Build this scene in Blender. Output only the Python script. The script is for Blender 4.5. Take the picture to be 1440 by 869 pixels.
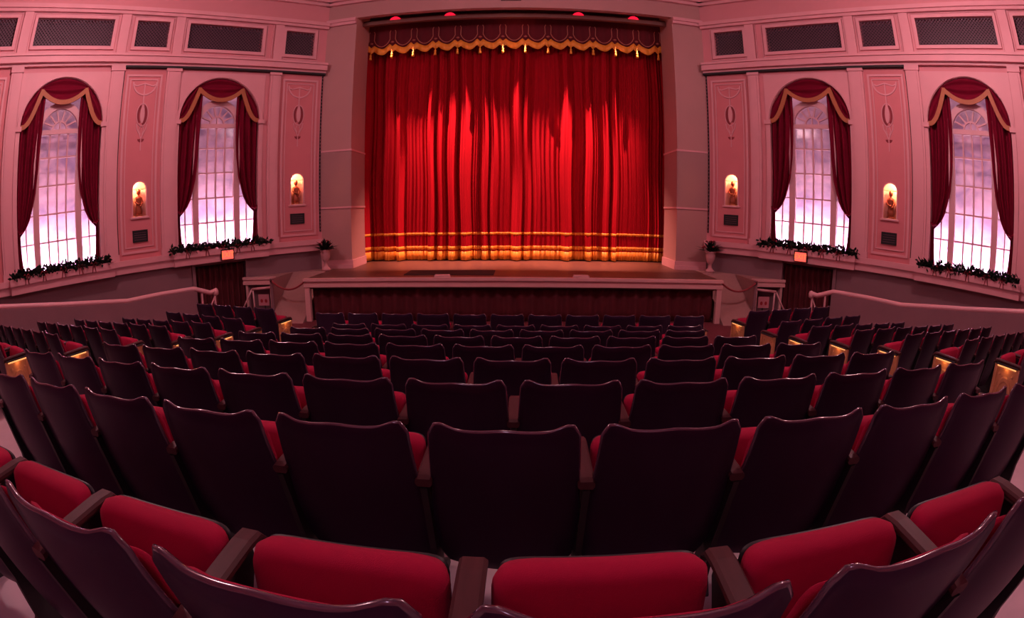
import bpy, bmesh, math, random
from math import sin, cos, pi, sqrt, radians, atan2
from mathutils import Matrix, Vector

for o in list(bpy.data.objects):
    bpy.data.objects.remove(o, do_unlink=True)
S = bpy.context.scene
COL = S.collection
random.seed(7)
Z0 = 2.355                       # camera height above the flat floor in front of the stage

# ------------------------------------------------------------------ camera (full-frame fisheye, 120 degrees wide)
cam = bpy.data.cameras.new('camera')
cam.type = 'PANO'
cam.sensor_width = 36.0
cam.sensor_fit = 'HORIZONTAL'
for holder in (cam, getattr(cam, 'cycles', None)):
    try:
        holder.panorama_type = 'FISHEYE_EQUISOLID'
        holder.fisheye_lens = 18.0
        holder.fisheye_fov = pi
    except Exception:
        pass
cam_ob = bpy.data.objects.new('camera', cam)
COL.objects.link(cam_ob)
_p, _r, _y = radians(-11.22), radians(.14), radians(.79)
_M = Matrix.Rotation(_y, 3, 'Z') @ Matrix.Rotation(_p, 3, 'X')
_right = _M @ Vector((cos(_r), 0, sin(_r)))
_up = _M @ Vector((-sin(_r), 0, cos(_r)))
_back = -(_M @ Vector((0, 1, 0)))
cam_ob.matrix_world = Matrix(((_right.x, _up.x, _back.x, .14), (_right.y, _up.y, _back.y, 0),
                              (_right.z, _up.z, _back.z, Z0), (0, 0, 0, 1)))
cam.clip_start = .02
S.camera = cam_ob

# ------------------------------------------------------------------ world, house lights and an added rear fill
W_ = bpy.data.worlds.new('world')
S.world = W_
W_.use_nodes = True
W_.node_tree.nodes['Background'].inputs[0].default_value = (.9, .55, .65, 1)
W_.node_tree.nodes['Background'].inputs[1].default_value = .02
S.view_settings.view_transform = 'Standard'
S.view_settings.look = 'None'
S.view_settings.gamma = 1.0
S.view_settings.use_curve_mapping = False
S.view_settings.exposure = 0.0


def area(name, loc, size, power, color, target=None, shape='DISK', size_y=None):
    l = bpy.data.lights.new(name, 'AREA')
    l.shape = shape
    l.size = size
    if size_y:
        l.size_y = size_y
    l.energy = power
    l.color = color
    o = bpy.data.objects.new(name, l)
    COL.objects.link(o)
    o.location = (loc[0], loc[1], loc[2] + Z0)
    if target is not None:
        d = Vector((target[0] - loc[0], target[1] - loc[1], target[2] - loc[2]))
        o.rotation_euler = d.to_track_quat('-Z', 'Y').to_euler()
    return o


HOUSE = (1.0, .585, .63)
for hx, hy, hz, hp, hc in ((-5.8, 4.8, 4.5, 450, HOUSE), (5.8, 4.8, 4.5, 450, HOUSE), (0, 3.0, 5.0, 40, HOUSE), (0, 8.4, 5.3, 85, HOUSE),
                           (0, -2.4, 3.9, 95, (.86, .58, .92))):  # last one: unseen lavender fill added behind the camera for the seat backs
    l = bpy.data.lights.new('house_or_fill_light', 'POINT')
    l.energy = hp
    l.color = hc
    l.shadow_soft_size = .30
    o = bpy.data.objects.new('house_or_fill_light', l)
    COL.objects.link(o)
    o.location = (hx, hy, hz + Z0)


# ------------------------------------------------------------------ materials
def lin(c):
    return tuple(((v / 255) / 12.92 if v / 255 <= .04045 else ((v / 255 + .055) / 1.055) ** 2.4) for v in c)


def mat(name, col, rough=.6, metal=0, coat=0, noise=0, nscale=20, bump=0, bscale=80, sheen=0, spec=.5, stretch=None):
    m = bpy.data.materials.new(name)
    m.use_nodes = True
    nt = m.node_tree
    b = nt.nodes['Principled BSDF']
    b.inputs['Base Color'].default_value = (*col, 1)
    b.inputs['Roughness'].default_value = rough
    b.inputs['Metallic'].default_value = metal
    b.inputs['Coat Weight'].default_value = coat
    b.inputs['Coat Roughness'].default_value = .12
    b.inputs['Sheen Weight'].default_value = sheen
    b.inputs['Specular IOR Level'].default_value = spec
    if noise or bump:
        tc = nt.nodes.new('ShaderNodeTexCoord')
        vec = tc.outputs['Object']
        if stretch:
            mp = nt.nodes.new('ShaderNodeMapping')
            mp.inputs['Scale'].default_value = stretch
            nt.links.new(vec, mp.inputs[0])
            vec = mp.outputs[0]
    if noise:
        n = nt.nodes.new('ShaderNodeTexNoise')
        n.inputs['Scale'].default_value = nscale
        n.inputs['Detail'].default_value = 4
        nt.links.new(vec, n.inputs['Vector'])
        r = nt.nodes.new('ShaderNodeMapRange')
        r.inputs['To Min'].default_value = 1 - noise
        r.inputs['To Max'].default_value = 1 + noise
        nt.links.new(n.outputs['Fac'], r.inputs['Value'])
        mx = nt.nodes.new('ShaderNodeVectorMath')
        mx.operation = 'SCALE'
        mx.inputs[0].default_value = col
        nt.links.new(r.outputs[0], mx.inputs['Scale'])
        nt.links.new(mx.outputs[0], b.inputs['Base Color'])
    if bump:
        n2 = nt.nodes.new('ShaderNodeTexNoise')
        n2.inputs['Scale'].default_value = bscale
        nt.links.new(vec, n2.inputs['Vector'])
        bp = nt.nodes.new('ShaderNodeBump')
        bp.inputs['Strength'].default_value = bump
        bp.inputs['Distance'].default_value = .004
        nt.links.new(n2.outputs['Fac'], bp.inputs['Height'])
        nt.links.new(bp.outputs[0], b.inputs['Normal'])
    return m


M_TINT = (.8, .45, .85, 1)


def emit(name, col, strength):
    m = bpy.data.materials.new(name)
    m.use_nodes = True
    b = m.node_tree.nodes['Principled BSDF']
    b.inputs['Base Color'].default_value = (*[v * .3 for v in col], 1)
    b.inputs['Specular IOR Level'].default_value = 0
    b.inputs['Emission Color'].default_value = (*col, 1)
    b.inputs['Emission Strength'].default_value = strength
    return m


M = dict(
    trim=mat('pink_trim_paint', (.62, .30, .325), .55, noise=.06, nscale=3),
    base=mat('rose_wall_paint', (.58, .215, .24), .6, noise=.06, nscale=3),
    field=mat('rose_panel_paint', (.56, .17, .19), .6, noise=.07, nscale=3),
    upper=mat('rose_frieze_paint', (.55, .22, .24), .65, noise=.05, nscale=2),
    pros=mat('proscenium_paint', (.41, .21, .20), .6, noise=.05, nscale=2),
    prosdk=mat('proscenium_band_paint', (.33, .175, .17), .6, noise=.05, nscale=2),
    dado=mat('mauve_dado_paint', (.20, .105, .12), .6, noise=.08, nscale=3),
    parapet=mat('mauve_parapet_paint', (.22, .11, .125), .6, noise=.1, nscale=4),
    rail=mat('pink_rail_paint', (.62, .32, .34), .4),
    ceil=mat('ceiling_paint', (.55, .28, .29), .7),
    shell=mat('dark_walnut_shell', (.023, .0095, .026), .40, spec=.25, noise=.35, nscale=6, stretch=(1, 1, .15)),
    edge=mat('walnut_edge_highlight', (.07, .034, .06), .18, coat=1),  # lighter than the shell: the rim highlight is put into the colour
    arm=mat('brown_armrest_wood', (.065, .021, .024), .5, spec=.2, noise=.3, nscale=10, stretch=(6, .6, 6)),
    velvet=mat('crimson_seat_velvet', (.34, .004, .042), .85, sheen=.02, bump=.25, bscale=400, spec=.2),
    iron=mat('black_seat_iron', (.012, .010, .012), .5),
    panelgold=mat('cream_gold_end_panel', (.42, .20, .09), .5, noise=.2, nscale=25),
    curtain=mat('red_stage_velvet', (.36, .007, .016), .9, noise=.15, nscale=3, spec=.03, stretch=(4, 4, .3)),
    valance=mat('maroon_valance_velvet', (.10, .006, .012), .8, sheen=.2, spec=.2),
    skirt=mat('maroon_skirt_cloth', (.085, .004, .010), .85, noise=.2, nscale=4),
    gold=mat('gold_fringe', (.80, .30, .03), .55, noise=.2, nscale=60, stretch=(1, 1, .1)),
    braid=mat('rose_gold_braid', (.35, .10, .07), .6),
    drape=mat('burgundy_drape', (.15, .004, .020), .85, sheen=0, noise=.15, nscale=5, spec=.08),
    drapetrim=mat('bronze_drape_trim', (.36, .115, .04), .6, noise=.15, nscale=40),
    winframe=mat('window_frame_paint', (.62, .34, .37), .5),
    stagefl=mat('stage_floor_wood', (.10, .035, .025), .42, noise=.3, nscale=4, stretch=(.4, 6, 1)),
    lip=mat('stage_lip_paint', (.62, .34, .33), .5),
    ramp=mat('ramp_carpet', (.30, .16, .15), .85, noise=.1, nscale=12),
    floor=mat('pale_painted_floor', (.50, .40, .43), .55, noise=.12, nscale=5),
    carpet=mat('dark_red_carpet', (.12, .012, .022), .9, noise=.2, nscale=40),
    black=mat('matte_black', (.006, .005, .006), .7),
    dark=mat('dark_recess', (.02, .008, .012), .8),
    grille=mat('purple_bronze_grille', (.075, .03, .05), .5),
    stone=mat('urn_stone', (.50, .25, .26), .6, noise=.1, nscale=20),
    leaf=mat('dark_leaf', (.008, .012, .008), .6, spec=.2),
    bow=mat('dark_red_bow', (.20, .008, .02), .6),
    bronze=mat('bronze_statuette', (.30, .075, .035), .4, metal=.3),
    nichein=mat('niche_plaster', (.85, .50, .40), .6),
    rope=mat('red_velvet_rope', (.22, .006, .016), .7, sheen=.3),
    brown=mat('brown_batten', (.16, .06, .05), .4),
    signw=mat('sign_board', (.52, .22, .25), .5),
    signr=mat('sign_red_mark', (.30, .01, .02), .5),
    white=mat('lightbox_white', (.8, .78, .8), .8),
    exitl=emit('exit_sign_glow', (1.0, .11, .08), 1.3),
    exitt=emit('exit_sign_letters', (1.0, .20, .06), 1.2),
    redlamp=emit('red_lamp_lens', (1.0, .01, .04), 1.3),
    aisle=emit('aisle_lamp_lens', (1.0, .42, .14), 1.2),
)

for k in ('shell',):
    M[k].node_tree.nodes['Principled BSDF'].inputs['Specular Tint'].default_value = M_TINT

g = bpy.data.materials.new('window_glass')
g.use_nodes = True
nt = g.node_tree
nt.nodes.remove(nt.nodes['Principled BSDF'])
tr = nt.nodes.new('ShaderNodeBsdfTransparent')
tr.inputs[0].default_value = (.97, .94, .97, 1)
gl = nt.nodes.new('ShaderNodeBsdfGlossy')
gl.inputs['Roughness'].default_value = .08
mx = nt.nodes.new('ShaderNodeMixShader')
mx.inputs[0].default_value = .004
nt.links.new(tr.outputs[0], mx.inputs[1])
nt.links.new(gl.outputs[0], mx.inputs[2])
nt.links.new(mx.outputs[0], nt.nodes['Material Output'].inputs[0])
M['glass'] = g

c = bpy.data.materials.new('painted_cloud_backdrop')
c.use_nodes = True
nt = c.node_tree
b = nt.nodes['Principled BSDF']
b.inputs['Roughness'].default_value = .9
b.inputs['Specular IOR Level'].default_value = .1
tc = nt.nodes.new('ShaderNodeTexCoord')
mp = nt.nodes.new('ShaderNodeMapping')
mp.inputs['Scale'].default_value = (1, 1, 1.5)
n = nt.nodes.new('ShaderNodeTexNoise')
n.inputs['Scale'].default_value = 1.5
n.inputs['Detail'].default_value = 5
n.inputs['Distortion'].default_value = .6
r = nt.nodes.new('ShaderNodeValToRGB')
r.color_ramp.elements[0].position = .33
r.color_ramp.elements[0].color = (.44, .31, .46, 1)
r.color_ramp.elements[1].position = .68
r.color_ramp.elements[1].color = (.88, .62, .70, 1)
e = r.color_ramp.elements.new(.5)
e.color = (.68, .47, .57, 1)
nt.links.new(tc.outputs['Object'], mp.inputs[0])
nt.links.new(mp.outputs[0], n.inputs['Vector'])
nt.links.new(n.outputs['Fac'], r.inputs[0])
nt.links.new(r.outputs[0], b.inputs['Base Color'])
M['sky'] = c


# ------------------------------------------------------------------ geometry helpers
class MB:
    """collects geometry; fn maps each point when the mesh is built"""

    def __init__(self, fn=None):
        self.v, self.f, self.fn = [], [], fn

    def add(self, vs, fs):
        k = len(self.v)
        self.v += [tuple(p) for p in vs]
        self.f += [tuple(i + k for i in q) for q in fs]

    def box(self, x0, x1, y0, y1, z0, z1, seg=1):
        vs, fs = [], []
        for i in range(seg + 1):
            x = x0 + (x1 - x0) * i / seg
            vs += [(x, y0, z0), (x, y1, z0), (x, y1, z1), (x, y0, z1)]
        for i in range(seg):
            a = 4 * i
            for j in range(4):
                fs.append((a + j, a + (j + 1) % 4, a + 4 + (j + 1) % 4, a + 4 + j))
        fs += [(3, 2, 1, 0), (4 * seg, 4 * seg + 1, 4 * seg + 2, 4 * seg + 3)]
        self.add(vs, fs)
        return self

    def abox(self, s0, s1, n0, n1, z0, z1):
        return self.box(s0, s1, n0, n1, z0, z1, max(1, int((s1 - s0) / .45)))

    def grid(self, nu, nv, fn, flip=False, closed=False):
        vs = [fn(i / nu, j / nv) for j in range(nv + 1) for i in range(nu + 1)]
        fs = []
        for j in range(nv):
            for i in range(nu):
                a = j * (nu + 1) + i
                q = (a, a + 1, a + nu + 2, a + nu + 1)
                fs.append(q[::-1] if flip else q)
        self.add(vs, fs)
        return self

    def sheet(self, nu, nv, fn, off):
        """a grid with thickness: fn(u,v) front, back moved by off"""
        fr = [fn(i / nu, j / nv) for j in range(nv + 1) for i in range(nu + 1)]
        bk = [(p[0] + off[0], p[1] + off[1], p[2] + off[2]) for p in fr]
        N = len(fr)
        fs = []
        for j in range(nv):
            for i in range(nu):
                a = j * (nu + 1) + i
                fs.append((a, a + 1, a + nu + 2, a + nu + 1))
                fs.append((N + a, N + a + nu + 1, N + a + nu + 2, N + a + 1))
        for i in range(nu):
            fs.append((i, N + i, N + i + 1, i + 1))
            a = nv * (nu + 1) + i
            fs.append((a, a + 1, N + a + 1, N + a))
        for j in range(nv):
            a = j * (nu + 1)
            fs.append((a, a + nu + 1, N + a + nu + 1, N + a))
            a += nu
            fs.append((a, N + a, N + a + nu + 1, a + nu + 1))
        self.add(fr + bk, fs)
        return self

    def lathe(self, prof, cx=0, cy=0, cz=0, seg=12, sx=1, sy=1):
        vs, fs = [], []
        for r_, z in prof:
            for k in range(seg):
                a = 2 * pi * k / seg
                vs.append((cx + sx * r_ * cos(a), cy + sy * r_ * sin(a), cz + z))
        for j in range(len(prof) - 1):
            for k in range(seg):
                a, b_ = j * seg + k, j * seg + (k + 1) % seg
                fs.append((a, b_, b_ + seg, a + seg))
        fs.append(tuple(range(seg))[::-1])
        fs.append(tuple((len(prof) - 1) * seg + k for k in range(seg)))
        self.add(vs, fs)
        return self

    def tube(self, pts, r_, seg=6):
        pts = [Vector(p) for p in pts]
        vs, fs = [], []
        for i, p in enumerate(pts):
            t = (pts[min(i + 1, len(pts) - 1)] - pts[max(i - 1, 0)]).normalized()
            h = Vector((0, 0, 1)) if abs(t.z) < .9 else Vector((1, 0, 0))
            a = t.cross(h).normalized()
            b_ = t.cross(a)
            rr = r_[i] if isinstance(r_, (list, tuple)) else r_
            for k in range(seg):
                w = 2 * pi * k / seg
                vs.append(tuple(p + a * rr * cos(w) + b_ * rr * sin(w)))
        for i in range(len(pts) - 1):
            for k in range(seg):
                x, y = i * seg + k, i * seg + (k + 1) % seg
                fs.append((x, y, y + seg, x + seg))
        fs.append(tuple(range(seg))[::-1])
        fs.append(tuple((len(pts) - 1) * seg + k for k in range(seg)))
        self.add(vs, fs)
        return self

    def bar(self, p, q, wx, wy):
        """flat bar in the (s,z) plane: width wx across, depth wy along n"""
        p, q = Vector(p), Vector(q)
        d = (q - p)
        t = Vector((d.x, 0, d.z)).normalized()
        a = Vector((-t.z, 0, t.x)) * wx / 2
        b_ = Vector((0, wy / 2, 0))
        vs = [p + a + b_, p - a + b_, p - a - b_, p + a - b_, q + a + b_, q - a + b_, q - a - b_, q + a - b_]
        self.add(vs, [(0, 1, 2, 3), (7, 6, 5, 4), (0, 4, 5, 1), (1, 5, 6, 2), (2, 6, 7, 3), (3, 7, 4, 0)])
        return self

    def path_bar(self, pts, w, n0, n1):
        """ribbon of section w x (n1-n0) along a polyline in the (s,z) plane"""
        vs, fs = [], []
        for i, (x, z) in enumerate(pts):
            x0, z0 = pts[max(i - 1, 0)]
            x1, z1 = pts[min(i + 1, len(pts) - 1)]
            L = sqrt((x1 - x0) ** 2 + (z1 - z0) ** 2) or 1
            ax, az = -(z1 - z0) / L * w / 2, (x1 - x0) / L * w / 2
            vs += [(x + ax, n1, z + az), (x - ax, n1, z - az), (x - ax, n0, z - az), (x + ax, n0, z + az)]
        for i in range(len(pts) - 1):
            a = 4 * i
            for j in range(4):
                fs.append((a + j, a + (j + 1) % 4, a + 4 + (j + 1) % 4, a + 4 + j))
        k = 4 * (len(pts) - 1)
        fs += [(3, 2, 1, 0), (k, k + 1, k + 2, k + 3)]
        self.add(vs, fs)
        return self

    def prism(self, pts, n0, n1):
        """polygon in (s,z) extruded along n"""
        N = len(pts)
        self.add([(x, n0, z) for x, z in pts] + [(x, n1, z) for x, z in pts],
                 [tuple(range(N)), tuple(range(2 * N - 1, N - 1, -1))] +
                 [(i, N + i, N + (i + 1) % N, (i + 1) % N) for i in range(N)])
        return self

    def mesh(self, name, m, smooth=False, origin=(0, 0, 0)):
        v = [self.fn(*p) for p in self.v] if self.fn else self.v
        v = [(p[0] - origin[0], p[1] - origin[1], p[2] - origin[2]) for p in v]
        me = bpy.data.meshes.new(name)
        me.from_pydata(v, [], self.f)
        bm = bmesh.new()
        bm.from_mesh(me)
        bmesh.ops.recalc_face_normals(bm, faces=bm.faces)
        bm.to_mesh(me)
        bm.free()
        if isinstance(m, str):
            m = M[m]
        me.materials.append(m)
        if smooth:
            for p in me.polygons:
                p.use_smooth = True
        return me


def tag(o, label=None, cat=None, group=None, kind=None):
    if label:
        o['label'] = label
    if cat:
        o['category'] = cat
    if group:
        o['group'] = group
    if kind:
        o['kind'] = kind
    return o


def obj(name, me, parent=None, loc=None, rot=None):
    o = bpy.data.objects.new(name, me)
    COL.objects.link(o)
    if parent is not None:
        o.parent = parent
        if loc:
            o.location = loc
    else:
        l = loc or (0, 0, 0)
        o.location = (l[0], l[1], l[2] + Z0)
    if rot:
        o.rotation_euler = rot
    return o


def put(name, mb, m, parent=None, smooth=False, origin=(0, 0, 0)):
    o = obj(name, mb.mesh(name, m, smooth, origin), parent, None if parent else origin)
    return o


def thing(name, loc, label, cat, group=None, rz=0):
    o = obj(name, None, None, loc, (0, 0, rz))
    o.empty_display_size = .1
    return tag(o, label, cat, group)


def ORD(k):
    return ['first', 'second', 'third', 'fourth', 'fifth', 'sixth', 'seventh', 'eighth', 'ninth', 'tenth',
            'eleventh', 'twelfth', 'thirteenth', 'fourteenth', 'fifteenth'][k]


# ------------------------------------------------------------------ the curved side walls: s along the wall, n into the room
CX, CY, RR, A0 = -9.78, -4.06, 21.864, radians(41.933)


def WALL(sd):
    def fn(s, n, z):
        a = A0 + s / RR
        return (sd * (CX + (RR - n) * sin(a)), CY + (RR - n) * cos(a), z)
    return fn


def floor_z(y):
    return -(1.2555 + .164 * min(y, 6.7))


ZS = -1.40                      # stage level
D = 12.2                        # proscenium plane
SIDES = ((-1, 'left'), (1, 'right'))

# floor
mb = MB()
ys = [-3.9, 0, 2, 4, 6.7, 6.9, 14.8]
mb.add([(x, y, floor_z(y) - d) for d in (0, .25) for y in ys for x in (-12.6, 12.6)],
       [(2 * i, 2 * i + 1, 2 * i + 3, 2 * i + 2) for i in range(6)] +
       [(14 + 2 * i, 16 + 2 * i, 17 + 2 * i, 15 + 2 * i) for i in range(6)] +
       [(2 * i, 2 * i + 2, 16 + 2 * i, 14 + 2 * i) for i in range(6)] +
       [(2 * i + 1, 15 + 2 * i, 17 + 2 * i, 2 * i + 3) for i in range(6)] + [(0, 14, 15, 1), (12, 13, 27, 26)])
floor = put('floor', mb, 'floor')
tag(floor, kind='structure')
mb = MB()
mb.box(-7.2, 7.2, 8.15, 10.7, floor_z(9), floor_z(9) + .012)
put('carpet', mb, 'carpet', floor)
# ceiling, back wall
mb = MB().box(-12.6, 12.6, -3.9, 14.8, 5.85, 6.05)
tag(put('ceiling', mb, 'ceil'), kind='structure')
mb = MB().box(-12.6, 12.6, -3.9, -3.62, -1.0, 5.85)
tag(put('wall_back', mb, 'field'), kind='structure')
mb = MB().box(-7, 7, 14.5, 14.8, floor_z(9), 5.85)
tag(put('wall_backstage', mb, 'black'), kind='structure')

# window bays: centre of arch, panels, pilasters, upper grilles
BAYS = (2.77, 6.82)
HW, ZSP, ZSILL = 1.045, 2.37, -.64
PIL = ((1.22, 1.50), (3.88, 4.24), (5.35, 5.68), (7.98, 8.27), (9.42, 9.72))
PAN = ((.10, 1.20), (4.27, 5.33), (8.30, 9.40))
GRI = ((.36, 1.17), (1.80, 3.80), (4.33, 5.20), (5.80, 7.86), (8.40, 9.30))


def arch_z(ds, hw=HW, zs=ZSP):
    return zs + sqrt(max(0, hw * hw - ds * ds))


def arch_wall(mb, s0, s1, n0, n1, z0, z1, sc, hw, zspring, nseg=24):
    """solid wall s0..s1, z0..z1 with a round-headed opening down to z0"""
    mb.abox(s0, sc - hw, n0, n1, z0, z1)
    mb.abox(sc + hw, s1, n0, n1, z0, z1)
    vs, fs = [], []
    for i in range(nseg + 1):
        ds = -hw * cos(pi * i / nseg)
        za = zspring + sqrt(max(0, hw * hw - ds * ds))
        s = sc + ds
        vs += [(s, n1, za), (s, n1, z1), (s, n0, z1), (s, n0, za)]
    for i in range(nseg):
        a = 4 * i
        for j in range(4):
            fs.append((a + j, a + (j + 1) % 4, a + 4 + (j + 1) % 4, a + 4 + j))
    mb.add(vs, fs)


def arc_pts(sc, r_, zs, n=28, a0=0, a1=pi):
    return [(sc - r_ * cos(a0 + (a1 - a0) * i / n), zs + r_ * sin(a0 + (a1 - a0) * i / n)) for i in range(n + 1)]


def rect_ring(mb, s0, s1, z0, z1, w, n0, n1):
    mb.abox(s0, s1, n0, n1, z1 - w, z1)
    mb.abox(s0, s1, n0, n1, z0, z0 + w)
    mb.abox(s0, s0 + w, n0, n1, z0 + w, z1 - w)
    mb.abox(s1 - w, s1, n0, n1, z0 + w, z1 - w)


window_no = 0
for sd, side in SIDES:
    F = WALL(sd)
    wall = MB(F)
    # dado zone with the exit opening
    DZ = floor_z(9) - .02
    # upper zone around the grilles
    wall.abox(0, 18, -.3, 0, 3.67, 4.13)
    wall.abox(0, 18, -.3, 0, 4.80, 5.85)
    last = 0
    for a, b_ in GRI:
        wall.abox(last, a, -.3, 0, 4.13, 4.80)
        last = b_
    wall.abox(last, 18, -.3, 0, 4.13, 4.80)
    # window bays
    arch_wall(wall, 1.50, 3.90, -.3, 0, ZSILL, 3.67, BAYS[0], HW, ZSP)
    arch_wall(wall, 5.66, 8.0, -.3, 0, ZSILL, 3.67, BAYS[1], HW, ZSP)
    wall.abox(0, 18, -.3, 0, -.92, ZSILL)
    for a, b_ in ((0, .10), (1.20, 1.50), (3.90, 4.27), (5.33, 5.66), (8.0, 8.30), (9.40, 18)):
        wall.abox(a, b_, -.3, 0, ZSILL, 3.67)
    w = put('wall_' + side, wall, 'base')
    tag(w, kind='structure')
    d = MB(F)
    d.abox(0, 2.1, -.3, -.02, DZ, -.92)
    d.abox(3.42, 18, -.3, -.02, DZ, -.92)
    d.abox(2.1, 3.42, -.3, -.02, -1.0, -.92)
    put('dado', d, 'dado', w)
    # frieze above the crown line
    f = MB(F).abox(0, 18, 0, .012, 5.10, 5.62)
    put('frieze', f, 'upper', w)
    cr = MB(F).abox(0, 18, 0, .10, 4.93, 5.00).abox(0, 18, 0, .16, 5.00, 5.10)
    put('crown_molding', cr, 'trim', w)
    cr = MB(F).abox(0, 18, 0, .10, 5.62, 5.70).abox(0, 18, 0, .2, 5.70, 5.85)
    put('ceiling_molding', cr, 'trim', w)
    co = MB(F).abox(0, 18, 0, .10, 3.66, 3.72).abox(0, 18, 0, .20, 3.72, 3.86).abox(0, 18, 0, .24, 3.86, 3.92)
    put('cornice', co, 'trim', w)
    put('painted_shadow_strip', MB(F).abox(0, 5.34, 0, .115, 3.61, 3.66).box(5.325, 5.35, 0, .03, -.60, 3.66), 'black', w)  # black strips stand in for shade under the cornice and beside the pilaster
    si = MB(F).abox(0, 18, -.02, .10, -.92, -.76).abox(0, 18, -.02, .15, -.76, -.64)
    si.abox(1.52, 3.98, 0, .20, -.93, -.76).abox(1.50, 4.0, 0, .25, -.76, -.62)
    si.abox(5.5, 8.12, 0, .20, -.93, -.76).abox(5.48, 8.14, 0, .25, -.76, -.62)
    put('sill', si, 'trim', w)
    for a, b_ in PIL:
        p = MB(F).abox(a, b_, 0, .075, -.64, 3.66)
        p.abox(a + .05, b_ - .05, .075, .095, -.50, 3.52)
        p.abox(a - .02, b_ + .02, 0, .10, 3.54, 3.66).abox(a - .02, b_ + .02, 0, .10, -.64, -.50)
        put('pilaster', p, 'trim', w)
        c0 = (a + b_) / 2
        p = MB(F).abox(c0 - .12, c0 + .12, 0, .06, 3.92, 4.93)
        p.abox(c0 - .17, c0 - .15, 0, .03, 3.95, 4.93).abox(c0 + .15, c0 + .17, 0, .03, 3.95, 4.93)
        put('upper_pilaster', p, 'trim', w)
    # upper grilles
    for a, b_ in GRI:
        fr = MB(F)
        rect_ring(fr, a - .075, b_ + .075, 4.055, 4.875, .08, -.02, .05)
        rect_ring(fr, a - .13, b_ + .13, 4.00, 4.92, .02, 0, .02)
        put('grille_frame', fr, 'trim', w)
        gr = MB(F)
        step, L = .085, .67
        x = a - L
        while x < b_:
            for sg in (1, -1):
                p0, p1 = (x, 4.13), (x + L, 4.80)
                lo, hi = max(a, x), min(b_, x + L)
                if hi - lo > .03:
                    z0_, z1_ = 4.13 + lo - x, 4.13 + hi - x
                    if sg < 0:
                        z0_, z1_ = 8.93 - z0_, 8.93 - z1_
                    gr.bar((lo, -.06 + .006 * sg, z0_), (hi, -.06 + .006 * sg, z1_), .022, .008)
            x += step
        put('grille', gr, 'grille', w)
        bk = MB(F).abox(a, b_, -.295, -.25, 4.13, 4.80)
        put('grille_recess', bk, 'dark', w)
    # rose panels with niche, ornament and vent
    for pi_, (a, b_) in enumerate(PAN):
        c0 = (a + b_) / 2 + (.02 if pi_ == 0 else -.03)
        n0, n1 = -.3, 0
        pf = MB(F)
        pf.abox(a, b_, n0, n1, 1.10, 3.67)
        pf.abox(a, b_, n0, n1, ZSILL, .27)
        arch_wall(pf, a, b_, n0, n1, .27, 1.10, c0, .165, .86, 12)
        put('panel_field', pf, 'field', w)
        mo = MB(F)
        rect_ring(mo, a + .07, b_ - .07, -.52, 3.47, .05, 0, .03)
        rect_ring(mo, a + .17, b_ - .17, -.40, 3.36, .025, 0, .02)
        put('panel_molding', mo, 'trim', w)
        # plaster relief
        orn = MB(F)
        orn.path_bar([(c0 - .30, 3.24), (c0 - .2, 3.20), (c0, 3.26), (c0 + .2, 3.20), (c0 + .30, 3.24)], .03, 0, .02)
        orn.path_bar([(c0 + .30 * sin(t), 3.24 - .30 * cos(t) + .05) for t in [(-pi / 2 + pi * i / 14) for i in range(15)]], .035, 0, .025)
        orn.path_bar([(c0, 3.25), (c0, 2.75)], .03, 0, .02)
        orn.prism([(c0 + .055 * cos(t) , 2.55 + .21 * sin(t)) for t in [2 * pi * i / 14 for i in range(14)]], 0, .03)
        orn.path_bar([(c0 + .145 * cos(t), 2.53 + .26 * sin(t)) for t in [2 * pi * i / 20 for i in range(21)]], .02, 0, .022)
        for q in (-1, 1):
            orn.path_bar([(c0 + q * .13, 2.32), (c0 + q * .11, 2.2), (c0 + q * .05, 2.1), (c0 + q * .01, 2.0)], .022, 0, .02)
            orn.path_bar([(c0 + q * .02, 2.28), (c0 + q * .06, 2.18), (c0 + q * .02, 2.08)], .016, 0, .016)
        orn.path_bar([(c0, 2.02), (c0, 1.72)], .022, 0, .015)
        put('plaster_ornament', orn, 'trim', w)
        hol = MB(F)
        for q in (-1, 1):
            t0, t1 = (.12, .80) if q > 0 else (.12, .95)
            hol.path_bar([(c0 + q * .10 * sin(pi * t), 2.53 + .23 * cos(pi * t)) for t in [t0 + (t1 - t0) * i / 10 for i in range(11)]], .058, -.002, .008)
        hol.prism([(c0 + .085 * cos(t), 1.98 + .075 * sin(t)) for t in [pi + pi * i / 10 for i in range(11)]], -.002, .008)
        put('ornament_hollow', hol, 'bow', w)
        # niche lining
        ni = MB(F)

        def nf(u, v):
            t = pi * u
            return (c0 - .165 * cos(t), -.20 * sin(t) - .0, .27 + v * .60)
        ni.sheet(12, 2, nf, (0, -.02, 0))

        def nd(u, v):
            t = pi * u
            ph = pi / 2 * v
            return (c0 - .165 * cos(t) * cos(ph), -.20 * sin(t) * cos(ph), .865 + .165 * sin(ph))
        ni.sheet(12, 5, nd, (0, -.02, 0))
        ni.abox(c0 - .2, c0 + .2, -.24, .03, .23, .272)
        put('niche', ni, 'nichein', w, True)
        mo = MB(F)
        mo.path_bar([(c0 - .18, .27)] + arc_pts(c0, .18, .86, 12) + [(c0 + .18, .27)], .03, 0, .03)
        mo.abox(c0 - .23, c0 + .23, 0, .045, .225, .265)
        put('niche_molding', mo, 'trim', w)
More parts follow.
